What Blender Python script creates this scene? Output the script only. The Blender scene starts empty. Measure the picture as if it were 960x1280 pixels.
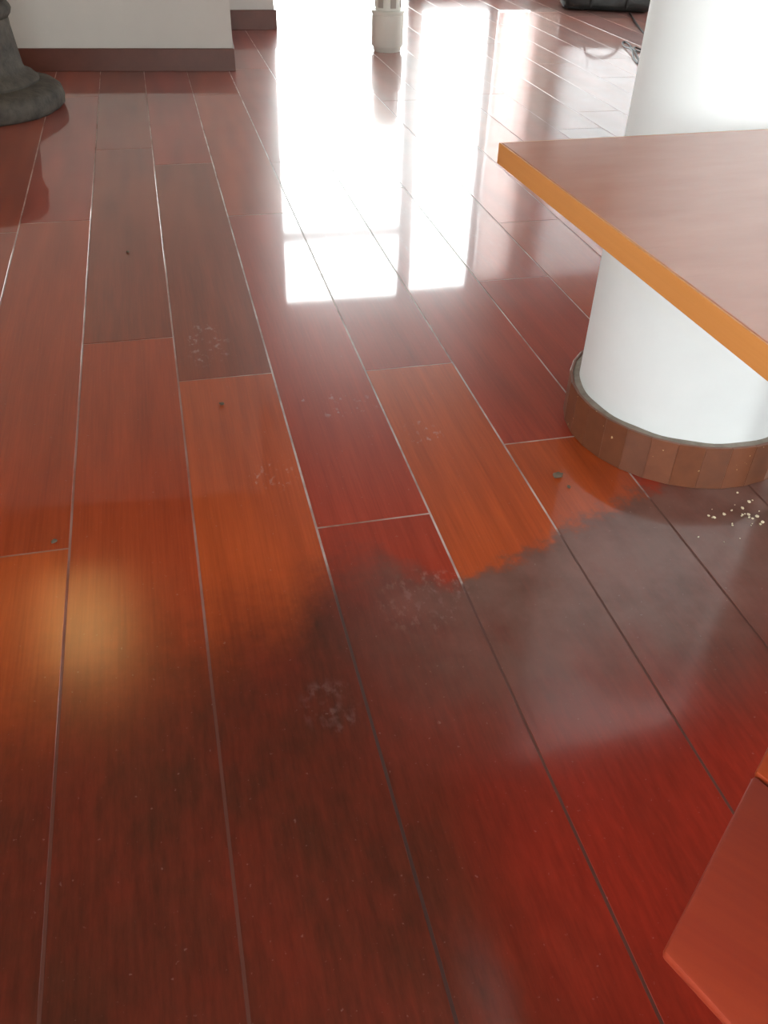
import bpy, bmesh, math, random
from mathutils import Vector, Matrix

random.seed(7)
scene = bpy.context.scene
COL = scene.collection

# ------------------------------------------------------------------ camera, world, exposure
CAM_H = 1.05
cam_data = bpy.data.cameras.new('camera')
cam_data.sensor_fit = 'VERTICAL'
cam_data.sensor_height = 36.0
cam_data.lens = 1076.0 * 36.0 / 1280.0
cam_data.clip_start = 0.02
camera = bpy.data.objects.new('camera', cam_data)
COL.objects.link(camera)
ax = Vector((0.97137954, -0.23585605, 0.02817288))
ay = Vector((0.12457789, 0.60684487, 0.78499659))
az = Vector((-0.20224277, -0.75901991, 0.61885914))
camera.matrix_world = Matrix(((ax.x, ay.x, az.x, 0), (ax.y, ay.y, az.y, 0), (ax.z, ay.z, az.z, CAM_H), (0, 0, 0, 1)))
scene.camera = camera

SKY = 9.0
world = bpy.data.worlds.new('overcast_sky')
scene.world = world
world.use_nodes = True
bg = world.node_tree.nodes['Background']
bg.inputs['Color'].default_value = (0.97, 0.985, 1.0, 1)
bg.inputs['Strength'].default_value = SKY

vs = scene.view_settings
vs.view_transform = 'Standard'
vs.look = 'None'
vs.gamma = 1.0
vs.use_curve_mapping = False
vs.exposure = 0.65

# room extents
W = 0.2164 * 1.05          # board width
XL = -0.0218 * 1.05        # a board joint runs along this x
X0, X1, Y0, Y1, CEIL = -2.2, 5.2, -2.6, 8.0, 2.9
WT = 0.18


def portal(name, loc, direction, sx, sy):
    """window portal: guides the daylight of the sky through an opening, gives off nothing itself"""
    d = bpy.data.lights.new(name, 'AREA')
    d.shape = 'RECTANGLE'
    d.size, d.size_y = sx, sy
    d.cycles.is_portal = True
    o = bpy.data.objects.new(name, d)
    COL.objects.link(o)
    o.location = loc
    o.rotation_euler = Vector(direction).to_track_quat('-Z', 'Z').to_euler()
    return o


# openings: (a0, a1, z0, z1) along the wall
FAR_OPEN = [(0.95, 2.25, 0.0, 2.74), (2.30, 2.97, 0.10, 2.68), (2.985, 3.36, 0.10, 2.56), (3.62, 4.75, 0.10, 2.60)]
LEFT_OPEN = [(-1.9, 0.5, 0.85, 2.55)]  # unseen; widened to brighten the column's left side
BACK_OPEN = [(-1.3, 0.7, 0.85, 2.6), (1.0, 3.6, 0.85, 2.6)]  # unseen; enlarged for more light on the column
RIGHT_OPEN = [(-0.6, 1.6, 0.5, 2.35), (5.5, 7.6, 0.5, 2.35)]  # unseen; the second is placed to light the far right end
for a0, a1, z0, z1 in FAR_OPEN:
    portal('window_portal', ((a0 + a1) / 2, Y1 + WT + 0.02, (z0 + z1) / 2), (0, -1, 0), a1 - a0, z1 - z0)
for a0, a1, z0, z1 in LEFT_OPEN:
    portal('window_portal', (X0 - WT - 0.02, (a0 + a1) / 2, (z0 + z1) / 2), (1, 0, 0), a1 - a0, z1 - z0)
for a0, a1, z0, z1 in BACK_OPEN:
    portal('window_portal', ((a0 + a1) / 2, Y0 - WT - 0.02, (z0 + z1) / 2), (0, 1, 0), a1 - a0, z1 - z0)
for a0, a1, z0, z1 in RIGHT_OPEN:
    portal('window_portal', (X1 + WT + 0.02, (a0 + a1) / 2, (z0 + z1) / 2), (-1, 0, 0), a1 - a0, z1 - z0)


# ------------------------------------------------------------------ material helpers
class NT:
    def __init__(self, name):
        self.m = bpy.data.materials.new(name)
        self.m.use_nodes = True
        self.t = self.m.node_tree
        self.b = self.t.nodes['Principled BSDF']
        self.out = self.t.nodes['Material Output']

    def n(self, typ, **kw):
        nd = self.t.nodes.new(typ)
        for k, v in kw.items():
            setattr(nd, k, v)
        return nd

    def put(self, sock, v):
        if hasattr(v, 'is_linked'):
            self.t.links.new(v, sock)
        else:
            sock.default_value = v

    def math(self, op, a, b=None, c=None, clamp=False):
        nd = self.n('ShaderNodeMath', operation=op, use_clamp=clamp)
        self.put(nd.inputs[0], a)
        if b is not None:
            self.put(nd.inputs[1], b)
        if c is not None:
            self.put(nd.inputs[2], c)
        return nd.outputs[0]

    def vmath(self, op, a, b=None):
        nd = self.n('ShaderNodeVectorMath', operation=op)
        self.put(nd.inputs[0], a)
        if b is not None:
            self.put(nd.inputs[1], b)
        return nd.outputs['Value'] if op in ('LENGTH', 'DISTANCE', 'DOT_PRODUCT') else nd.outputs[0]

    def mix(self, f, a, b, mode='MIX'):
        nd = self.n('ShaderNodeMix', data_type='RGBA', blend_type=mode)
        self.put(nd.inputs[0], f)
        self.put(nd.inputs[6], a)
        self.put(nd.inputs[7], b)
        return nd.outputs[2]

    def fmix(self, f, a, b):
        nd = self.n('ShaderNodeMix', data_type='FLOAT')
        self.put(nd.inputs[0], f)
        self.put(nd.inputs[2], a)
        self.put(nd.inputs[3], b)
        return nd.outputs[0]

    def noise(self, vec, scale=5.0, detail=4.0, rough=0.55):
        nd = self.n('ShaderNodeTexNoise')
        self.put(nd.inputs['Vector'], vec)
        nd.inputs['Scale'].default_value = scale
        nd.inputs['Detail'].default_value = detail
        nd.inputs['Roughness'].default_value = rough
        return nd.outputs[0]

    def remap(self, v, a, b, c=0.0, d=1.0, smooth=False):
        nd = self.n('ShaderNodeMapRange', interpolation_type='SMOOTHSTEP' if smooth else 'LINEAR')
        self.put(nd.inputs[0], v)
        self.put(nd.inputs[1], a)
        self.put(nd.inputs[2], b)
        self.put(nd.inputs[3], c)
        self.put(nd.inputs[4], d)
        return nd.outputs[0]

    def bump(self, height, strength=0.2, dist=0.01):
        nd = self.n('ShaderNodeBump')
        nd.inputs['Strength'].default_value = strength
        nd.inputs['Distance'].default_value = dist
        self.put(nd.inputs['Height'], height)
        self.t.links.new(nd.outputs[0], self.b.inputs['Normal'])

    def pos(self):
        return self.n('ShaderNodeNewGeometry').outputs['Position']

    def obj(self):
        return self.n('ShaderNodeTexCoord').outputs['Object']

    def set(self, **kw):
        for k, v in kw.items():
            self.put(self.b.inputs[k.replace('_', ' ')], v)
        return self.m


def scaled(nt, vec, s):
    return nt.vmath('MULTIPLY', vec, s)


def mottled(name, col, col2, scale=6.0, rough=0.6, bump=0.0, spec=0.5, stretch=(1, 1, 1), use_obj=True):
    nt = NT(name)
    v = scaled(nt, nt.obj() if use_obj else nt.pos(), stretch)
    f = nt.remap(nt.noise(v, scale, 5.0, 0.6), 0.3, 0.7)
    c = nt.mix(f, (*col, 1), (*col2, 1))
    if bump:
        nt.bump(nt.noise(v, scale * 4, 4.0, 0.6), bump, 0.01)
    nt.set(Base_Color=c, Roughness=rough, Specular_IOR_Level=spec)
    return nt.m


def floor_wear(nt, pos):
    """dull worn patch that starts in a ragged line by the column and takes in the floor nearer the tables"""
    sep = nt.n('ShaderNodeSeparateXYZ')
    nt.put(sep.inputs[0], pos)
    x, y = sep.outputs[0], sep.outputs[1]
    fc = nt.n('ShaderNodeFloatCurve')
    pts = [(-0.6, 0.97), (-0.342, 0.985), (-0.224, 1.02), (-0.058, 1.05), (0.106, 1.075), (0.20, 1.15), (0.30, 1.165),
           (0.403, 1.06), (0.473, 1.081), (0.579, 1.116), (0.662, 1.159), (0.781, 1.198), (0.889, 1.26), (1.165, 1.30), (1.6, 1.30)]
    cu = fc.mapping.curves[0]
    conv = lambda p: ((p[0] + 0.6) / 2.2, (p[1] - 0.8) / 0.6)
    cu.points[0].location = conv(pts[0])
    cu.points[1].location = conv(pts[-1])
    for p in pts[1:-1]:
        cu.points.new(*conv(p))
    for p in cu.points:
        p.handle_type = 'VECTOR'
    fc.mapping.update()
    nt.put(fc.inputs['Value'], nt.remap(x, -0.6, 1.6))
    yb = nt.math('MULTIPLY_ADD', fc.outputs[0], 0.6, 0.8)
    nz = nt.noise(pos, 14.0, 5.0, 0.65)
    nz2 = nt.noise(pos, 60.0, 3.0, 0.6)
    wob = nt.math('MULTIPLY_ADD', nt.math('SUBTRACT', nz, 0.5), 0.16, nt.math('MULTIPLY', nt.math('SUBTRACT', nz2, 0.5), 0.05))
    width = nt.remap(x, -0.1, 0.45, 0.42, 0.05)
    d = nt.math('DIVIDE', nt.math('SUBTRACT', nt.math('ADD', yb, wob), y), width)
    return nt.remap(d, -0.5, 0.6, smooth=True), x, y


def make_plank_material():
    nt = NT('varnished_red_hardwood')
    pos = nt.pos()
    oi = nt.n('ShaderNodeObjectInfo')
    worn, x, y = floor_wear(nt, pos)
    off = nt.n('ShaderNodeCombineXYZ')
    nt.put(off.inputs[0], nt.math('MULTIPLY', oi.outputs['Random'], 37.0))
    nt.put(off.inputs[1], nt.math('MULTIPLY', oi.outputs['Random'], 11.0))
    v = nt.vmath('ADD', nt.obj(), off.outputs[0])
    g1 = nt.noise(scaled(nt, v, (9, 0.55, 1)), 3.0, 5.0, 0.6)
    g2 = nt.noise(scaled(nt, v, (70, 1.6, 1)), 3.0, 4.0, 0.65)
    grain = nt.math('ADD', nt.math('MULTIPLY', g1, 0.6), nt.math('MULTIPLY', g2, 0.4))
    gr = nt.remap(grain, 0.34, 0.66)
    gr = nt.fmix(nt.remap(y, 2.2, 3.3, smooth=True), gr, nt.remap(nt.noise(scaled(nt, v, (4, 0.5, 1)), 3.0, 1.0, 0.5), 0.3, 0.7))
    tone = nt.mix(gr, (0.74, 0.66, 0.62, 1), (1.16, 1.22, 1.2, 1))
    col = nt.mix(1.0, oi.outputs['Color'], tone, 'MULTIPLY')
    # worn wood: browner, the grain open, red showing through in blotches
    blot = nt.remap(nt.noise(scaled(nt, pos, (1, 0.6, 1)), 5.0, 5.0, 0.65), 0.36, 0.66)
    fib = nt.remap(nt.noise(scaled(nt, pos, (55, 7, 1)), 1.6, 5.0, 0.7), 0.3, 0.7)
    wc = nt.mix(fib, (0.042, 0.0105, 0.006, 1), (0.080, 0.018, 0.0095, 1))
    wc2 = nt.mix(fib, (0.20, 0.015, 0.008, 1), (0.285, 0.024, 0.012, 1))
    under_table_light = nt.math('MULTIPLY', nt.remap(x, 0.14, 0.55, smooth=True), nt.remap(y, 0.95, 0.55, smooth=True))  # painted in: brighter red under the table stands in for light and reflections
    redf = nt.math('ADD', nt.math('MULTIPLY', blot, 0.35), nt.math('MULTIPLY', under_table_light, 0.8), clamp=True)
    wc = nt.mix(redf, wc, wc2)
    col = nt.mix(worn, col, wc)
    # pale dusty film along the start of the wear, towards the column
    film = nt.math('MULTIPLY', worn, nt.math('MULTIPLY', nt.remap(x, 0.10, 0.50, smooth=True), nt.remap(y, 0.62, 0.98, smooth=True)))
    film = nt.math('MULTIPLY', film, nt.remap(nt.noise(pos, 9.0, 4.0, 0.6), 0.25, 0.6, 0.45, 1.0))
    col = nt.mix(nt.math('MULTIPLY', film, 0.55), col, (0.25, 0.135, 0.11, 1))
    # footprints and dusty scuffs: dull marks on the varnish
    marks = None
    for cx, cy, rx, ry in ((0.348, 1.700, 0.085, 0.060), (0.257, 1.746, 0.020, 0.016), (0.496, 1.552, 0.050, 0.055),
                           (0.144, 1.451, 0.060, 0.060), (0.060, 2.06, 0.06, 0.14), (0.36, 1.03, 0.10, 0.09), (0.15, 0.84, 0.05, 0.06)):
        dv = scaled(nt, nt.vmath('SUBTRACT', pos, (cx, cy, 0.0)), (1 / rx, 1 / ry, 0))
        e = nt.remap(nt.vmath('LENGTH', dv), 0.7, 1.05, 1.0, 0.0, smooth=True)
        marks = e if marks is None else nt.math('MAXIMUM', marks, e)
        marks = nt.math('MULTIPLY', marks, nt.remap(nt.noise(scaled(nt, pos, (1.0, 0.55, 1)), 75.0, 3.0, 0.6), 0.48, 0.62))
    marks = nt.math('MULTIPLY', marks, nt.remap(nt.noise(pos, 22.0, 2.0, 0.6), 0.38, 0.58))
    # scuffed, dusty zone by the doorway
    scv = scaled(nt, pos, (5, 1.6, 1))
    sc = nt.remap(nt.noise(scv, 9.0, 6.0, 0.75), 0.53, 0.68)
    sc = nt.math('MULTIPLY', sc, nt.remap(y, 2.0, 3.2, smooth=True))
    sc = nt.math('MULTIPLY', sc, nt.remap(x, 0.1, 0.8, smooth=True))
    spk = nt.math('MULTIPLY', nt.remap(nt.noise(pos, 130.0, 2.0, 0.5), 0.70, 0.76), nt.remap(y, 2.6, 2.0))
    dust_haze = nt.math('MAXIMUM', nt.math('MULTIPLY', marks, nt.fmix(worn, 0.33, 0.10)), nt.math('MULTIPLY', spk, 0.15))
    dust_haze = nt.math('MAXIMUM', dust_haze, nt.math('MULTIPLY', sc, 0.16))
    far = nt.math('MULTIPLY', nt.remap(y, 2.4, 4.2, smooth=True), nt.remap(x, 0.2, 2.2, 0.12, 0.48, smooth=True))  # pale far dust that also paints in haze and reflections on the floor
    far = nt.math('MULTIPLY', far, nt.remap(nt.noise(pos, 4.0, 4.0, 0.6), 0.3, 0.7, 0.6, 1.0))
    dust_haze = nt.math('MAXIMUM', dust_haze, far)
    col = nt.mix(dust_haze, col, (0.50, 0.38, 0.35, 1))
    rough = nt.fmix(worn, nt.remap(nt.noise(pos, 3.0, 3.0, 0.5), 0.3, 0.7, 0.042, 0.056), nt.remap(blot, 0, 1, 0.10, 0.16))
    haze = nt.math('MULTIPLY', nt.remap(y, 1.42, 1.15, smooth=True), nt.remap(x, 0.15, -0.10, smooth=True))
    rough = nt.math('MAXIMUM', rough, nt.math('MULTIPLY', haze, 0.19))
    rough = nt.math('ADD', rough, nt.math('MULTIPLY', nt.math('SUBTRACT', dust_haze, far, clamp=True), 0.5))
    h = nt.math('ADD', nt.math('MULTIPLY', nt.noise(scaled(nt, v, (1, 0.35, 1)), 7.0, 2.0, 0.5), nt.remap(x, 0.0, 0.7, 0.0, 0.30)),
                nt.math('MULTIPLY', nt.math('MULTIPLY', worn, fib), 0.10))
    h = nt.math('ADD', h, nt.math('MULTIPLY', nt.noise(scv, 16.0, 4.0, 0.7), nt.math('MULTIPLY', nt.math('MULTIPLY', nt.remap(x, 0.1, 0.8, smooth=True), nt.remap(y, 2.0, 3.4, smooth=True)), 0.09)))
    nt.bump(h, 0.05, 0.01)
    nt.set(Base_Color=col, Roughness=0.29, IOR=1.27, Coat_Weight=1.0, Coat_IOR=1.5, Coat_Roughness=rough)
    nt.t.links.new(nt.b.inputs['Normal'].links[0].from_socket, nt.b.inputs['Coat Normal'])
    return nt.m


def make_joint_material():
    nt = NT('dusty_board_joint')
    pos = nt.pos()
    worn, x, y = floor_wear(nt, pos)
    d = nt.remap(nt.noise(pos, 6.0, 4.0, 0.6), 0.35, 0.65)
    pale = nt.mix(d, (0.22, 0.09, 0.065, 1), (0.56, 0.45, 0.42, 1))
    faint = nt.math('MULTIPLY', nt.remap(x, 0.15, -0.05, smooth=True), nt.remap(y, 2.6, 1.6, smooth=True))
    pale = nt.mix(nt.math('MULTIPLY', faint, 0.75), pale, (0.22, 0.045, 0.02, 1))
    black = nt.remap(nt.math('ABSOLUTE', nt.math('SUBTRACT', x, XL + W)), 0.04, 0.08, 1.0, 0.0)
    dirt = nt.mix(black, (0.085, 0.021, 0.012, 1), (0.04, 0.012, 0.008, 1))
    c = nt.mix(worn, pale, dirt)
    nt.set(Base_Color=c, Roughness=0.5)
    return nt.m


def wood(name, c1, c2, rough=0.35, axis=1, fine=60.0):
    nt = NT(name)
    st = [fine, fine, fine]
    st[axis] = 1.4
    v = scaled(nt, nt.obj(), tuple(st))
    g = nt.remap(nt.noise(v, 1.0, 5.0, 0.65), 0.3, 0.7)
    st2 = [9.0, 9.0, 9.0]
    st2[axis] = 0.8
    g2 = nt.remap(nt.noise(scaled(nt, nt.obj(), tuple(st2)), 1.2, 3.0, 0.6), 0.3, 0.7)
    f = nt.math('MULTIPLY_ADD', g, 0.6, nt.math('MULTIPLY', g2, 0.4))
    nt.set(Base_Color=nt.mix(f, (*c1, 1), (*c2, 1)), Roughness=rough)
    return nt.m


def make_glass():
    nt = NT('window_glass')
    tr = nt.n('ShaderNodeBsdfTransparent')
    tr.inputs[0].default_value = (0.94, 0.97, 0.96, 1)
    gl = nt.n('ShaderNodeBsdfGlossy')
    gl.inputs['Roughness'].default_value = 0.02
    fr = nt.n('ShaderNodeFresnel')
    fr.inputs[0].default_value = 1.45
    mx = nt.n('ShaderNodeMixShader')
    nt.put(mx.inputs[0], fr.outputs[0])
    nt.t.links.new(tr.outputs[0], mx.inputs[1])
    nt.t.links.new(gl.outputs[0], mx.inputs[2])
    nt.t.links.new(mx.outputs[0], nt.out.inputs[0])
    return nt.m


def make_curtain(name, col, trans):
    nt = NT(name)
    w = nt.remap(nt.noise(scaled(nt, nt.obj(), (40, 40, 0.5)), 1.0, 2.0, 0.5), 0.3, 0.7, 0.85, 1.0)
    c = nt.mix(w, (col[0] * 0.8, col[1] * 0.8, col[2] * 0.8, 1), (*col, 1))
    df = nt.n('ShaderNodeBsdfDiffuse')
    tl = nt.n('ShaderNodeBsdfTranslucent')
    nt.put(df.inputs[0], c)
    nt.put(tl.inputs[0], c)
    mx = nt.n('ShaderNodeMixShader')
    mx.inputs[0].default_value = trans
    nt.t.links.new(df.outputs[0], mx.inputs[1])
    nt.t.links.new(tl.outputs[0], mx.inputs[2])
    nt.t.links.new(mx.outputs[0], nt.out.inputs[0])
    return nt.m


def emit(name, col, strength):
    nt = NT(name)
    f = nt.remap(nt.noise(nt.obj(), 3.0, 2.0), 0.2, 0.8, 0.95, 1.0)
    nt.set(Base_Color=(0.8, 0.75, 0.65, 1), Emission_Color=(*col, 1), Emission_Strength=nt.math('MULTIPLY', f, strength))
    return nt.m


M = {
    'plank': make_plank_material(),
    'joint': make_joint_material(),
    'wall': mottled('painted_white_wall', (0.63, 0.60, 0.56), (0.59, 0.56, 0.525), 3.0, 0.75, 0.02, 0.3, use_obj=False),
    'ceiling': mottled('timber_ceiling', (0.24, 0.155, 0.105), (0.19, 0.12, 0.08), 2.0, 0.7, 0, 0.3, (6, 0.5, 1), use_obj=False),
    'skirt': mottled('brown_skirting', (0.135, 0.044, 0.029), (0.10, 0.034, 0.023), 9.0, 0.4, 0.02, 0.4, use_obj=False),
    'column': mottled('painted_white_column', (0.84, 0.85, 0.85), (0.79, 0.80, 0.80), 5.0, 0.55, 0.03, 0.35, use_obj=False),
    'mortar': mottled('grey_mortar', (0.30, 0.26, 0.22), (0.20, 0.16, 0.13), 30.0, 0.8, 0.15, 0.2, use_obj=False),
    'edge': wood('orange_wood_edge', (0.46, 0.165, 0.040), (0.55, 0.22, 0.062), 0.38, axis=1, fine=90.0),
    'under': wood('raw_board_underside', (0.10, 0.035, 0.02), (0.14, 0.05, 0.03), 0.6),
    'metal': mottled('black_painted_steel', (0.02, 0.02, 0.02), (0.03, 0.03, 0.03), 20.0, 0.4),
    'stone': mottled('weathered_dark_stone', (0.10, 0.085, 0.068), (0.034, 0.028, 0.026), 13.0, 0.75, 0.5, 0.3),
    'stool': wood('varnished_orange_wood', (0.24, 0.022, 0.007), (0.36, 0.056, 0.011), 0.42, axis=1, fine=70.0),
    'stool_red': wood('varnished_red_wood', (0.22, 0.018, 0.006), (0.30, 0.034, 0.009), 0.5, axis=1, fine=70.0),
    'plastic': mottled('cream_plastic', (0.72, 0.70, 0.64), (0.68, 0.66, 0.60), 4.0, 0.35),
    'plastic_dark': mottled('taupe_plastic', (0.42, 0.38, 0.34), (0.38, 0.34, 0.31), 4.0, 0.35),
    'bag': mottled('black_nylon', (0.022, 0.024, 0.023), (0.055, 0.058, 0.056), 9.0, 0.45, 0.4, 0.5),
    'cable': mottled('black_rubber', (0.012, 0.012, 0.012), (0.02, 0.02, 0.02), 30.0, 0.45),
    'frame': mottled('dark_bronze_frame', (0.05, 0.045, 0.042), (0.035, 0.032, 0.03), 20.0, 0.45),
    'whiteframe': mottled('white_frame', (0.75, 0.75, 0.74), (0.70, 0.70, 0.69), 10.0, 0.45),
    'glass': make_glass(),
    'curtain': make_curtain('rose_voile', (0.93, 0.80, 0.78), 0.85),
    'blind': make_curtain('grey_voile', (0.70, 0.71, 0.73), 0.38),
    'crumb': mottled('cream_plaster', (0.78, 0.68, 0.50), (0.60, 0.48, 0.32), 60.0, 0.9),
    'grit': mottled('grey_grit', (0.17, 0.12, 0.08), (0.07, 0.045, 0.03), 80.0, 0.9),
    'paving': mottled('pale_paving', (0.55, 0.54, 0.52), (0.48, 0.47, 0.45), 2.0, 0.85, use_obj=False),
    'lamp_glow': emit('warm_lamp_glow', (1.0, 0.66, 0.22), 5.0),
    'lamp_metal': mottled('white_enamel', (0.7, 0.7, 0.68), (0.66, 0.66, 0.64), 10.0, 0.4),
}


def make_top_material():
    nt = NT('red_brown_laminate')
    v = nt.obj()
    f = nt.remap(nt.noise(scaled(nt, v, (4, 14, 4)), 2.0, 5.0, 0.6), 0.3, 0.7)
    c = nt.mix(f, (0.36, 0.145, 0.10, 1), (0.41, 0.175, 0.12, 1))
    s = nt.remap(nt.noise(scaled(nt, v, (3, 22, 3)), 3.0, 4.0, 0.7), 0.62, 0.75)
    c = nt.mix(nt.math('MULTIPLY', s, 0.12), c, (0.07, 0.04, 0.03, 1))
    nt.set(Base_Color=c, Roughness=nt.remap(nt.noise(v, 12.0, 3.0), 0.3, 0.7, 0.17, 0.21), IOR=1.6)
    return nt.m


M['top'] = make_top_material()


# ------------------------------------------------------------------ mesh helpers
def bm_box(bm, x0, x1, y0, y1, z0, z1, bevel=0.0, seg=2):
    vs_ = [bm.verts.new((x, y, z)) for x in (x0, x1) for y in (y0, y1) for z in (z0, z1)]
    idx = ((0, 1, 3, 2), (4, 6, 7, 5), (0, 4, 5, 1), (2, 3, 7, 6), (0, 2, 6, 4), (1, 5, 7, 3))
    fs = [bm.faces.new([vs_[i] for i in f]) for f in idx]
    if bevel:
        es = list({e for f in fs for e in f.edges})
        bmesh.ops.bevel(bm, geom=es, offset=bevel, segments=seg, affect='EDGES', profile=0.5)


def bm_prism(bm, pts, z0, z1, bevel=0.0, seg=2):
    lo = [bm.verts.new((p[0], p[1], z0)) for p in pts]
    hi = [bm.verts.new((p[0], p[1], z1)) for p in pts]
    n = len(pts)
    fs = [bm.faces.new(lo[::-1]), bm.faces.new(hi)]
    for i in range(n):
        fs.append(bm.faces.new((lo[i], lo[(i + 1) % n], hi[(i + 1) % n], hi[i])))
    if bevel:
        es = list({e for f in fs for e in f.edges})
        bmesh.ops.bevel(bm, geom=es, offset=bevel, segments=seg, affect='EDGES', profile=0.5)


def bm_lathe(bm, prof, seg=64, jitter=None):
    rings = []
    for r, z in prof:
        ring = []
        for i in range(seg):
            a = 2 * math.pi * i / seg
            rr = r * (1 + (jitter(a, z) if jitter else 0))
            ring.append(bm.verts.new((rr * math.cos(a), rr * math.sin(a), z)))
        rings.append(ring)
    for k in range(len(rings) - 1):
        for i in range(seg):
            j = (i + 1) % seg
            bm.faces.new((rings[k][i], rings[k][j], rings[k + 1][j], rings[k + 1][i]))
    bm.faces.new(rings[0][::-1])
    bm.faces.new(rings[-1])


def bm_tube(bm, pts, r, seg=8):
    pts = [Vector(p) for p in pts]
    rings = []
    n = len(pts)
    for k, p in enumerate(pts):
        t = (pts[min(k + 1, n - 1)] - pts[max(k - 1, 0)]).normalized()
        ref = Vector((0, 0, 1)) if abs(t.z) < 0.9 else Vector((1, 0, 0))
        u = t.cross(ref).normalized()
        w = u.cross(t).normalized()
        rings.append([bm.verts.new(p + r * (math.cos(a) * u + math.sin(a) * w)) for a in (2 * math.pi * i / seg for i in range(seg))])
    for k in range(n - 1):
        for i in range(seg):
            j = (i + 1) % seg
            bm.faces.new((rings[k][i], rings[k][j], rings[k + 1][j], rings[k + 1][i]))
    bm.faces.new(rings[0][::-1])
    bm.faces.new(rings[-1])


def catmull(pts, k=8):
    out = []
    P = [Vector(pts[0])] + [Vector(p) for p in pts] + [Vector(pts[-1])]
    for i in range(1, len(P) - 2):
        for s in range(k):
            t = s / k
            a, b, c, d = P[i - 1], P[i], P[i + 1], P[i + 2]
            out.append(0.5 * ((2 * b) + (c - a) * t + (2 * a - 5 * b + 4 * c - d) * t * t + (3 * b - a - 3 * c + d) * t ** 3))
    out.append(P[-2])
    return out


def mesh_of(name, bm, mat, smooth=None):
    bmesh.ops.recalc_face_normals(bm, faces=bm.faces[:])
    me = bpy.data.meshes.new(name)
    bm.to_mesh(me)
    bm.free()
    me.materials.append(M[mat])
    if smooth is not None:
        me.shade_smooth()
        me.set_sharp_from_angle(angle=math.radians(smooth))
    return me


def link(name, data, parent=None, loc=(0, 0, 0), rotz=0.0):
    o = bpy.data.objects.new(name, data)
    COL.objects.link(o)
    o.parent = parent
    o.location = loc
    o.rotation_euler = (0, 0, rotz)
    return o


def obj(name, bm, mat, parent=None, loc=(0, 0, 0), rotz=0.0, smooth=None):
    return link(name, mesh_of(name, bm, mat, smooth), parent, loc, rotz)


def tag(o, label, cat, group=None):
    o['label'] = label
    o['category'] = cat
    if group:
        o['group'] = group
    return o


def thing(name, label, cat, loc=(0, 0, 0), rotz=0.0, group=None):
    return tag(link(name, None, None, loc, rotz), label, cat, group)


def struct(o, label=None):
    o['kind'] = 'structure'
    if label:
        o['label'] = label
    return o


def box_obj(name, b, mat, parent=None, bevel=0.0, smooth=None):
    bm = bmesh.new()
    bm_box(bm, *b, bevel=bevel)
    return obj(name, bm, mat, parent, smooth=smooth)


# ------------------------------------------------------------------ floor: joints below, boards as parts
GAP = 0.0028
LEN = 1.731
floor = struct(box_obj('floor', (X0 - WT, X1 + WT, Y0 - WT, Y1 + WT, -0.10, -0.0006), 'joint'),
               'glossy red hardwood board floor with pale dusty joints')
# one known end joint for each strip (strip i lies between line i and i+1)
KNOWN = {-2: 1.30, -1: 2.118, 0: 1.881, 1: 1.266, 2: 1.848, 3: 1.469, 4: 2.32, 5: 1.05, 6: 2.75}
RED = (0.32, 0.032, 0.012)
ORANGE = (0.40, 0.064, 0.013)
BROWN = (0.24, 0.038, 0.013)
MID = (0.33, 0.044, 0.011)
TONES = {(-2, 0): ORANGE, (-1, 0): MID, (-1, 1): BROWN, (0, 0): ORANGE, (0, 1): BROWN, (1, -1): MID, (1, 0): RED,
         (1, 1): RED, (2, 0): ORANGE, (2, 1): RED, (3, 0): ORANGE, (3, 1): RED, (4, 0): RED, (4, 1): RED, (5, 0): RED, (5, 1): MID,
         (-2, 1): MID, (2, -1): MID, (3, -1): MID}
plank_mesh = {}
rnd = random.Random(3)
i0 = math.floor((X0 - XL) / W)
i1 = math.ceil((X1 - XL) / W)
for i in range(i0, i1):
    xa = max(XL + i * W, X0)
    xb = min(XL + (i + 1) * W, X1)
    if xb - xa < 0.03:
        continue
    yj = KNOWN.get(i, rnd.uniform(1.0, 2.7))
    k0 = math.floor((Y0 - yj) / LEN)
    k1 = math.ceil((Y1 - yj) / LEN)
    for k in range(k0, k1):
        ya, yb = max(yj + k * LEN, Y0), min(yj + (k + 1) * LEN, Y1)
        if yb - ya < 0.04:
            continue
        # KNOWN joint: boards nearer than it are index 0, beyond it index 1
        key = (round(xb - xa, 4), round(yb - ya, 4))
        if key not in plank_mesh:
            bm = bmesh.new()
            hx, hy = key[0] / 2 - GAP / 2, key[1] / 2 - GAP / 2
            bm_box(bm, -hx, hx, -hy, hy, -0.015, 0.0, bevel=0.0012, seg=1)
            plank_mesh[key] = mesh_of('plank', bm, 'plank')
        p = link('plank', plank_mesh[key], floor, ((xa + xb) / 2, (ya + yb) / 2, rnd.uniform(-0.0003, 0.0003)))
        t = TONES.get((i, k + 1))
        if t is None:
            t = rnd.choice((RED, MID, MID, RED, ORANGE, BROWN))
        s = rnd.uniform(0.93, 1.07)
        p.color = (t[0] * s, t[1] * s, t[2] * s, 1)


# ------------------------------------------------------------------ walls
def wall_cells(bm, axis, pos0, pos1, a0, a1, z0, z1, opens):
    xs = sorted({a0, a1, *[o[0] for o in opens], *[o[1] for o in opens]})
    zs = sorted({z0, z1, *[o[2] for o in opens], *[o[3] for o in opens]})
    for u0, u1 in zip(xs, xs[1:]):
        for v0, v1 in zip(zs, zs[1:]):
            cu, cv = (u0 + u1) / 2, (v0 + v1) / 2
            if any(o[0] < cu < o[1] and o[2] < cv < o[3] for o in opens):
                continue
            if axis == 'x':
                bm_box(bm, u0, u1, pos0, pos1, v0, v1)
            else:
                bm_box(bm, pos0, pos1, u0, u1, v0, v1)


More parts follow.
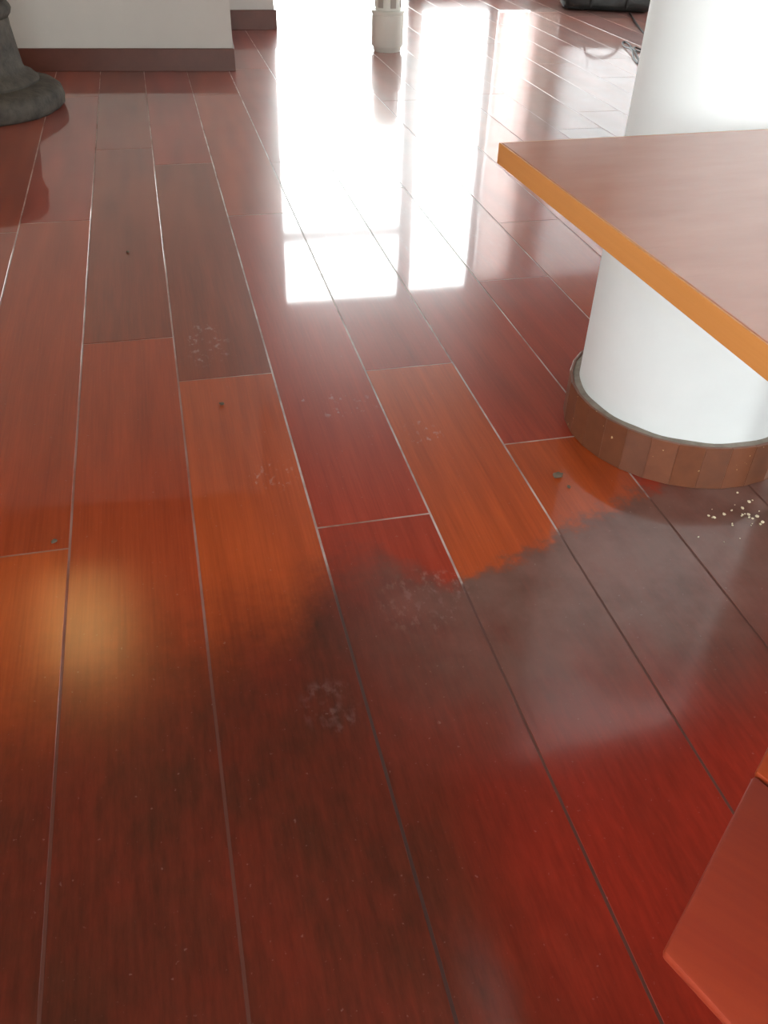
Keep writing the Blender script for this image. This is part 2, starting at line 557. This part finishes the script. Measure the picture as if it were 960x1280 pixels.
def wall(name, axis, p0, p1, a0, a1, opens, label):
    bm = bmesh.new()
    wall_cells(bm, axis, p0, p1, a0, a1, 0.0, CEIL, opens)
    bmesh.ops.remove_doubles(bm, verts=bm.verts[:], dist=1e-5)
    return struct(obj(name, bm, 'wall'), label)


wall('wall_far', 'x', Y1, Y1 + WT, X0, X1, FAR_OPEN, 'white wall with the glazed doorway and windows')
wall('wall_left', 'y', X0 - WT, X0, Y0, Y1, LEFT_OPEN, 'white side wall with two windows')
wall('wall_right', 'y', X1, X1 + WT, Y0, Y1, RIGHT_OPEN, 'white side wall with tall windows')
wall('wall_back', 'x', Y0 - WT, Y0, X0, X1, BACK_OPEN, 'white wall with two windows')
struct(box_obj('ceiling', (X0 - WT, X1 + WT, Y0 - WT, Y1 + WT, CEIL, CEIL + 0.1), 'ceiling'), 'flat brown timber ceiling')

# wall block that stands forward beside the doorway, and the set-back pier next to it
A_L, A_R = (X0, 5.50), (0.462, 5.275)
bm = bmesh.new()
bm_prism(bm, [A_L, A_R, (0.53, 6.30), (0.53, Y1 - 0.001), (X0, Y1 - 0.001)], 0.0, CEIL)
struct(obj('wall_partition', bm, 'wall'), 'white partition wall above a brown skirting')
bm = bmesh.new()
bm_prism(bm, [(0.531, 6.51), (0.858, 6.51), (0.93, Y1 - 0.001), (0.531, Y1 - 0.001)], 0.0, CEIL)
struct(obj('wall_pier', bm, 'wall'), 'narrow white wall set back beside the bright doorway')

bm = bmesh.new()
bm_prism(bm, [(X0, 5.48), (0.468, 5.257), (0.548, 6.49), (0.531, 6.495), (0.455, 5.275), (X0, 5.50)], 0.0, 0.110, bevel=0.002)
struct(obj('baseboard_partition', bm, 'skirt'), 'dark brown skirting along the partition wall')
bm = bmesh.new()
bm_prism(bm, [(0.548, 6.49), (0.872, 6.49), (0.945, Y1 - 0.002), (0.925, Y1 - 0.002), (0.857, 6.512), (0.548, 6.512)], 0.0, 0.115, bevel=0.002)
struct(obj('baseboard_pier', bm, 'skirt'), 'dark brown skirting on the narrow set-back wall')
for nm, b in (('baseboard_far', (2.26, X1, Y1 - 0.018, Y1, 0, 0.098)), ('baseboard_left', (X0, X0 + 0.018, Y0, 5.47, 0, 0.11)),
              ('baseboard_right', (X1 - 0.018, X1, Y0, Y1 - 0.02, 0, 0.11)), ('baseboard_back', (X0 + 0.02, X1 - 0.02, Y0, Y0 + 0.018, 0, 0.11))):
    struct(box_obj(nm, b, 'skirt', bevel=0.002), 'dark brown skirting board')


# ------------------------------------------------------------------ windows
def window(n, axis, p0, a0, a1, z0, z1, label, mull=(), trans=(), mat='frame', fw=0.045, door=False):
    """frame bars around and across the opening, one pane for each field; p0 is the middle of the wall depth"""
    def bx(u0, u1, w0, w1, v0, v1):
        return (u0, u1, w0, w1, v0, v1) if axis == 'x' else (w0, w1, u0, u1, v0, v1)
    root = link(('door_%d' if door else 'window_%d') % n, None, None)
    struct(root, label)
    d = 0.03
    e = 0.0005
    for nm, b in (('jamb', bx(a0 + e, a0 + fw, p0 - d, p0 + d, z0 + e, z1 - e)), ('jamb', bx(a1 - fw, a1 - e, p0 - d, p0 + d, z0 + e, z1 - e)),
                  ('head', bx(a0 + fw, a1 - fw, p0 - d, p0 + d, z1 - fw, z1 - e))):
        box_obj(nm, b, mat, root, 0.003)
    zb = z0 + (0.02 if door else fw)
    box_obj('threshold' if door else 'sill', bx(a0 + fw, a1 - fw, p0 - d, p0 + d, z0 + e, zb), mat, root, 0.003)
    us = [a0 + fw] + sorted(v for m in mull for v in (m - fw / 2, m + fw / 2)) + [a1 - fw]
    vs2 = [zb] + sorted(v for m in trans for v in (m[0], m[1])) + [z1 - fw]
    for m in mull:
        box_obj('mullion', bx(m - fw / 2, m + fw / 2, p0 - d, p0 + d, zb, z1 - fw), mat, root, 0.003)
    for i in range(0, len(us), 2):
        for t in trans:
            box_obj('transom', bx(us[i], us[i + 1], p0 - d, p0 + d, t[0], t[1]), mat, root, 0.003)
        for j in range(0, len(vs2), 2):
            box_obj('pane', bx(us[i], us[i + 1], p0 - 0.003, p0 + 0.003, vs2[j], vs2[j + 1]), 'glass', root)
    return root


PF = Y1 + 0.09
window(1, 'x', PF, *FAR_OPEN[0], 'tall glazed doorway full of daylight with a bar below its top light', trans=[(1.97, 2.07)], door=True)
window(1, 'x', PF, *FAR_OPEN[1], fw=0.03, label='tall narrow window full of daylight beside the glazed doorway')
window(2, 'x', PF, *FAR_OPEN[2], fw=0.03, label='narrow window behind a rose curtain')
window(3, 'x', PF, *FAR_OPEN[3], 'window behind a grey curtain')
for k, o in enumerate(LEFT_OPEN):
    window(4 + k, 'y', X0 - 0.09, *o, 'unseen side window with white frame, sized for its light', mull=[(o[0] + o[1]) / 2], mat='whiteframe')
for k, o in enumerate(BACK_OPEN):
    window(6 + k, 'x', Y0 - 0.09, *o, 'unseen back window with white frame, sized for its light', mull=[(o[0] + o[1]) / 2], mat='whiteframe')
for k, o in enumerate(RIGHT_OPEN):
    window(8 + k, 'y', X1 + 0.09, *o, 'unseen tall side window with white frame, added for its light', mull=[(o[0] + o[1]) / 2], mat='whiteframe')


def curtain(x0, x1, z0, z1, y, mat, label):
    root = thing('curtain', label, 'curtain', ((x0 + x1) / 2, y, z0))
    bm = bmesh.new()
    n = 60
    w = x1 - x0
    prof = [(-w / 2 + w * i / n, 0.012 * math.sin(i * 1.15) + 0.004 * math.sin(i * 0.37)) for i in range(n + 1)]
    fr = [[bm.verts.new((px, py, z)) for px, py in prof] for z in (0.0, z1 - z0)]
    for i in range(n):
        bm.faces.new((fr[0][i], fr[0][i + 1], fr[1][i + 1], fr[1][i]))
    c = obj('cloth', bm, mat, root, smooth=60)
    bm = bmesh.new()
    bm_tube(bm, [(-w / 2 - 0.015, 0, z1 - z0 + 0.005), (w / 2 + 0.015, 0, z1 - z0 + 0.005)], 0.010, 10)
    obj('rod', bm, 'frame', root, smooth=40)
    for s in (-1, 1):
        bm = bmesh.new()
        bm_box(bm, s * (w / 2 + 0.008) - 0.006, s * (w / 2 + 0.008) + 0.006, 0.0, Y1 - y, z1 - z0 - 0.005, z1 - z0 + 0.015)
        obj('rod_bracket', bm, 'frame', root)


curtain(2.98, 3.36, 0.12, 2.58, Y1 - 0.04, 'curtain', 'rose voile curtain over the narrow window')
curtain(3.60, 4.78, 0.12, 2.62, Y1 - 0.04, 'blind', 'pale grey voile curtain over the wide window')

# paving outside, seen only as light through the panes
struct(box_obj('ground', (-40, 40, -40, 50, -0.22, -0.12), 'paving'), 'pale paving outside the windows')


# ------------------------------------------------------------------ round column with tiled skirting
CX, CY, RC, RS, HS = 1.08, 1.475, 0.234, 0.256, 0.100
col = thing('column', 'round white painted column rising behind the table, brown tiles round its foot', 'column', (CX, CY, 0))
bm = bmesh.new()
bm_lathe(bm, [(RC, 0.0), (RC, 0.5), (RC, 1.2), (RC, 2.0), (RC, CEIL - 0.001)], 128)
obj('shaft', bm, 'column', col, smooth=40)
bm = bmesh.new()
NSEG = 96
for rr in ((RC + 0.0005, RS - 0.006),):
    lo0 = [bm.verts.new((rr[0] * math.cos(a), rr[0] * math.sin(a), 0.001)) for a in (2 * math.pi * i / NSEG for i in range(NSEG))]
    lo1 = [bm.verts.new((rr[1] * math.cos(a), rr[1] * math.sin(a), 0.001)) for a in (2 * math.pi * i / NSEG for i in range(NSEG))]
    hi0 = [bm.verts.new((v.co.x, v.co.y, HS + 0.001 * math.sin(i * 0.9))) for i, v in enumerate(lo0)]
    hi1 = [bm.verts.new((v.co.x, v.co.y, HS - 0.003 + 0.0006 * math.sin(i * 1.7))) for i, v in enumerate(lo1)]
    for i in range(NSEG):
        j = (i + 1) % NSEG
        bm.faces.new((lo1[i], lo1[j], hi1[j], hi1[i]))
        bm.faces.new((hi1[i], hi1[j], hi0[j], hi0[i]))
        bm.faces.new((hi0[i], hi0[j], lo0[j], lo0[i]))
        bm.faces.new((lo0[i], lo0[j], lo1[j], lo1[i]))
skirt = obj('skirting', bm, 'mortar', col, smooth=50)


def make_tile_material():
    nt = NT('brown_glazed_tile')
    oi = nt.n('ShaderNodeObjectInfo')
    f = nt.remap(nt.noise(nt.pos(), 25.0, 4.0), 0.3, 0.7)
    c = nt.mix(f, (0.20, 0.066, 0.030, 1), (0.155, 0.050, 0.024, 1))
    c = nt.mix(1.0, c, oi.outputs['Color'], 'MULTIPLY')
    chip = nt.remap(nt.noise(nt.pos(), 70.0, 2.0, 0.5), 0.735, 0.75)
    c = nt.mix(chip, c, (0.62, 0.42, 0.22, 1))
    nt.set(Base_Color=c, Roughness=0.38)
    return nt.m


M['tile'] = make_tile_material()
NT_ = 30
bm = bmesh.new()
half = math.pi / NT_
wt = 2 * RS * math.sin(half) - 0.0003
bm_box(bm, RS * math.cos(half) - 0.007, RS * math.cos(half), -wt / 2, wt / 2, 0.0005, HS, bevel=0.0008, seg=1)
tile_me = mesh_of('tile', bm, 'tile')
rt = random.Random(5)
for i in range(NT_):
    t = link('tile', tile_me, skirt, (0, 0, 0), 2 * math.pi * (i + 0.35) / NT_)
    s = rt.uniform(0.9, 1.06)
    t.color = (s, s, s, 1)
    if i == 19:
        t.color = (1.2, 1.3, 1.5, 1)

# ------------------------------------------------------------------ tables
TH, TT = 0.73, 0.027
table = thing('table', 'red-brown laminate table with orange wood edging standing against the white column', 'table', (0.444, 1.138, 0), math.radians(2.0))
TW, TL = 0.765, 1.55


def build_table(root):
    bm = bmesh.new()
    bm_box(bm, 0.003, TW - 0.003, -TL + 0.003, -0.003, TH - TT + 0.001, TH, bevel=0.0008, seg=1)
    obj('tabletop', bm, 'top', root)
    bm = bmesh.new()
    bm_box(bm, 0.004, TW - 0.004, -TL + 0.004, -0.004, TH - TT - 0.0005, TH - TT + 0.0008)
    obj('underside', bm, 'under', root)
    for b in ((0, 0.003, -TL, 0, TH - TT, TH - 0.0004), (TW - 0.003, TW, -TL, 0, TH - TT, TH - 0.0004),
              (0.003, TW - 0.003, -0.003, 0, TH - TT, TH - 0.0004), (0.003, TW - 0.003, -TL, -TL + 0.003, TH - TT, TH - 0.0004)):
        bm = bmesh.new()
        bm_box(bm, *b, bevel=0.0006, seg=1)
        obj('edge_band', bm, 'edge', root)
    for lx, ly in ((0.07, -TL + 0.07), (TW - 0.07, -TL + 0.07), (TW - 0.05, -0.05)):
        bm = bmesh.new()
        bm_tube(bm, [(lx, ly, 0.006), (lx, ly, TH - TT - 0.0005)], 0.02, 20)
        leg = obj('leg', bm, 'metal', root, smooth=40)
        bm = bmesh.new()
        bm_tube(bm, [(lx, ly, 0.0), (lx, ly, 0.012)], 0.024, 20)
        obj('foot_cap', bm, 'cable', leg, smooth=40)
    # angle bracket that carries the corner beside the column
    bm = bmesh.new()
    bm_box(bm, 0.50, 0.54, -0.10, 0.0, TH - TT - 0.0045, TH - TT - 0.0005)
    obj('bracket', bm, 'metal', root)


build_table(table)

# ------------------------------------------------------------------ boarded stool by the table
ST = 0.45
c0 = Vector((0.270, 0.222))
e1 = Vector((0.783, 0.622))
e2 = Vector((0.36, -0.933)).normalized()
stool = thing('stool', 'low varnished orange-red wooden stool with boarded seat beside the table', 'stool', (c0.x, c0.y, 0), math.atan2(e1.y, e1.x))
rot = Matrix.Rotation(-math.atan2(e1.y, e1.x), 2)
d2 = rot @ e2                                     # side edge in the stool's own axes
cuts = [0.0, 0.185, 0.290, 0.395]
DEP = 0.38
for k in range(3):
    a, b = cuts[k] + (0.002 if k else 0), cuts[k + 1] - (0.002 if k < 2 else 0)
    pts = [(a, 0), (a + d2.x * DEP, d2.y * DEP), (b + d2.x * DEP, d2.y * DEP), (b, 0)]
    bm = bmesh.new()
    bm_prism(bm, pts, ST - 0.011, ST, bevel=0.0035, seg=2)
    obj('seat_board', bm, 'stool' if k else 'stool_red', stool, smooth=40)
for u, v in ((0.11, 0.10), (0.30, 0.10), (0.11, 0.30), (0.30, 0.30)):
    lx, ly = u + d2.x * v, d2.y * v
    bm = bmesh.new()
    bm_box(bm, lx - 0.018, lx + 0.018, ly - 0.018, ly + 0.018, 0.0, ST - 0.011, bevel=0.003)
    obj('leg', bm, 'stool', stool)
for v in (0.10, 0.30):
    bm = bmesh.new()
    bm_box(bm, 0.128 + d2.x * v, 0.282 + d2.x * v, d2.y * v - 0.010, d2.y * v + 0.010, 0.16, 0.19, bevel=0.002)
    obj('stretcher', bm, 'stool', stool)

# ------------------------------------------------------------------ stone pedestal by the partition wall
ped = thing('stone_pedestal', 'weathered dark stone pedestal with a wide round foot before the partition wall', 'pedestal', (-0.80, 4.62, 0))


def jit(a, z):
    return 0.008 * math.sin(5 * a + 9 * z) + 0.006 * math.sin(11 * a + 2) + 0.004 * math.sin(23 * a + 31 * z)


bm = bmesh.new()
bm_lathe(bm, [(0.385, 0.0), (0.398, 0.015), (0.402, 0.05), (0.395, 0.078), (0.37, 0.095), (0.31, 0.108)], 72, jit)
obj('foot', bm, 'stone', ped, smooth=50)
bm = bmesh.new()
bm_lathe(bm, [(0.30, 0.105), (0.305, 0.118), (0.288, 0.138), (0.255, 0.152), (0.243, 0.175), (0.236, 0.24), (0.228, 0.33), (0.226, 0.37)], 72, jit)
obj('stem', bm, 'stone', ped, smooth=50)
bm = bmesh.new()
bm_lathe(bm, [(0.226, 0.366), (0.240, 0.382), (0.246, 0.400), (0.240, 0.418), (0.222, 0.430), (0.232, 0.445), (0.238, 0.475), (0.225, 0.490), (0.05, 0.492)], 72, jit)
obj('cap', bm, 'stone', ped, smooth=50)

# ------------------------------------------------------------------ cream bin in front of the doorway post
bn = thing('bin', 'cream plastic cylinder bin standing on the floor before the glazed doorway', 'bin', (1.445, 5.75, 0))
bm = bmesh.new()
bm_lathe(bm, [(0.080, 0.0), (0.083, 0.004), (0.086, 0.022), (0.092, 0.030)], 48)
obj('base', bm, 'plastic', bn, smooth=35)
bm = bmesh.new()
bm_lathe(bm, [(0.093, 0.028), (0.0965, 0.034), (0.0965, 0.195), (0.0935, 0.197), (0.0935, 0.201), (0.098, 0.203), (0.099, 0.215), (0.094, 0.221), (0.080, 0.223)], 64)
obj('body', bm, 'plastic', bn, smooth=35)
bm = bmesh.new()
bm_lathe(bm, [(0.078, 0.221), (0.076, 0.24), (0.072, 0.36), (0.074, 0.40), (0.080, 0.41), (0.080, 0.425), (0.06, 0.43)], 64)
obj('neck', bm, 'plastic', bn, smooth=35)
for a in range(0, 360, 60):
    bm = bmesh.new()
    an = math.radians(a + 40)
    m4 = Matrix.Rotation(an, 4, 'Z')
    bm_box(bm, 0.069, 0.0785, -0.018, 0.018, 0.235, 0.385, bevel=0.003)
    bmesh.ops.transform(bm, matrix=m4, verts=bm.verts[:])
    obj('rib', bm, 'plastic_dark', bn, smooth=35)

# ------------------------------------------------------------------ black bag by the far wall
bag = thing('duffel_bag', 'black nylon duffel bag lying on the floor near the far wall', 'bag', (3.60, 7.24, 0), math.radians(-17))
bm = bmesh.new()
bm_box(bm, -0.36, 0.36, -0.16, 0.16, 0.0, 0.27, bevel=0.06, seg=4)
bmesh.ops.subdivide_edges(bm, edges=bm.edges[:], cuts=3, use_grid_fill=True)
rb = random.Random(2)
for v in bm.verts:
    n = math.sin(v.co.x * 31 + v.co.z * 17) * 0.006 + math.sin(v.co.x * 13 - v.co.y * 29 + v.co.z * 41) * 0.007
    if v.co.z > 0.015:
        v.co.y += n
        v.co.z += n * 0.8 - 0.05 * max(0, v.co.z - 0.2) * (1 + math.sin(v.co.x * 9))
obj('body', bm, 'bag', bag, smooth=60)
for sx in (-0.14, 0.14):
    bm = bmesh.new()
    bm_tube(bm, catmull([(sx, -0.168, 0.03), (sx, -0.172, 0.14), (sx, -0.165, 0.22), (sx * 0.8, -0.10, 0.30), (sx * 0.3, -0.06, 0.34), (0, -0.05, 0.345)], 6), 0.011, 8)
    obj('strap', bm, 'cable', bag, smooth=50)
bm = bmesh.new()
bm_box(bm, -0.27, 0.27, -0.008, 0.008, 0.262, 0.270, bevel=0.002)
obj('zip', bm, 'frame', bag)


# ------------------------------------------------------------------ loose cables on the floor beyond the column
def cable(pts, r, label):
    bm = bmesh.new()
    bm_tube(bm, catmull([(p[0], p[1], (p[2] if len(p) > 2 else r + 0.0006)) for p in pts], 8), r, 8)
    return tag(obj('cable', bm, 'cable', smooth=60), label, 'cable')


cable([(3.70, 7.00), (3.636, 6.828), (3.498, 6.46), (3.383, 6.124), (3.34, 5.95), (3.45, 5.70), (3.6, 5.45)], 0.006,
      'thin black cable leading from the duffel bag towards the column')
cable([(3.16, 5.30), (3.06, 5.52), (3.05, 5.66), (3.075, 5.72), (3.11, 5.85), (3.085, 5.86), (3.03, 5.72), (3.00, 5.56, 0.016), (2.92, 5.37), (2.875, 5.23),
       (2.90, 5.25), (2.99, 5.47), (3.05, 5.62, 0.018), (3.10, 5.55), (3.2, 5.36)], 0.005, 'black cable lying in a small loop on the floor beside the column')

# ------------------------------------------------------------------ crumbs and grit
crumb_me = []
for k in range(5):
    bm = bmesh.new()
    bmesh.ops.create_icosphere(bm, subdivisions=1, radius=1.0)
    rr = random.Random(k)
    for v in bm.verts:
        v.co *= rr.uniform(0.65, 1.25)
        v.co.z *= 0.6
    lo = min(v.co.z for v in bm.verts)
    for v in bm.verts:
        v.co.z -= lo
    crumb_me.append(mesh_of('plaster_crumb', bm, 'crumb'))
rc = random.Random(11)
made = 0
while made < 34:
    px, py = rc.gauss(1.04, 0.055), rc.gauss(1.125, 0.05)
    if math.hypot(px - CX, py - CY) < RS + 0.008 or px > 1.2:
        continue
    o = link('plaster_crumb', crumb_me[made % 5], None, (px, py, 0.0004), rc.uniform(0, 6))
    s = rc.choice((0.0016, 0.002, 0.0024, 0.003, 0.0042))
    o.scale = (s, s * rc.uniform(0.7, 1), s)
    tag(o, 'tiny cream plaster crumb on the floor in front of the column skirting', 'crumb', 'plaster crumbs by the column')
    made += 1
grit_me = []
for k in range(2):
    bm = bmesh.new()
    bmesh.ops.create_icosphere(bm, subdivisions=2, radius=1.0)
    rr = random.Random(30 + k)
    for v in bm.verts:
        v.co *= rr.uniform(0.8, 1.15)
        v.co.z *= 0.55
    lo = min(v.co.z for v in bm.verts)
    for v in bm.verts:
        v.co.z -= lo
    grit_me.append(mesh_of('grit_lump', bm, 'grit', 60))
for k, (px, py, s, lab) in enumerate((
        (0.728, 1.328, 0.011, 'small grey lump of grit beside the brown column tiles'),
        (0.736, 1.290, 0.005, 'tiny dark grit speck just in front of the larger grey lump'),
        (0.069, 1.753, 0.006, 'dark speck of dirt on an orange board'),
        (-0.278, 1.322, 0.006, 'dark speck of dirt on the board by the yellow lamp reflection'),
        (-0.132, 2.718, 0.006, 'dark speck of dirt on a brown board far from the column'))):
    o = link('grit_lump', grit_me[k % 2], None, (px, py, 0.0004), k * 1.3)
    o.scale = (s, s * 0.8, s)
    tag(o, lab, 'grit')

# ------------------------------------------------------------------ warm ceiling lamp whose light shows in the floor
lamp = thing('ceiling_lamp', 'warm square ceiling lamp mirrored as a yellow glow in the floor', 'lamp', (-0.80, 4.02, CEIL - 0.09))
box_obj('housing', (-0.23, 0.23, -0.33, 0.33, 0.03, 0.09), 'lamp_metal', lamp, 0.006)
box_obj('diffuser', (-0.20, 0.20, -0.30, 0.30, 0.0, 0.03), 'lamp_glow', lamp, 0.006)
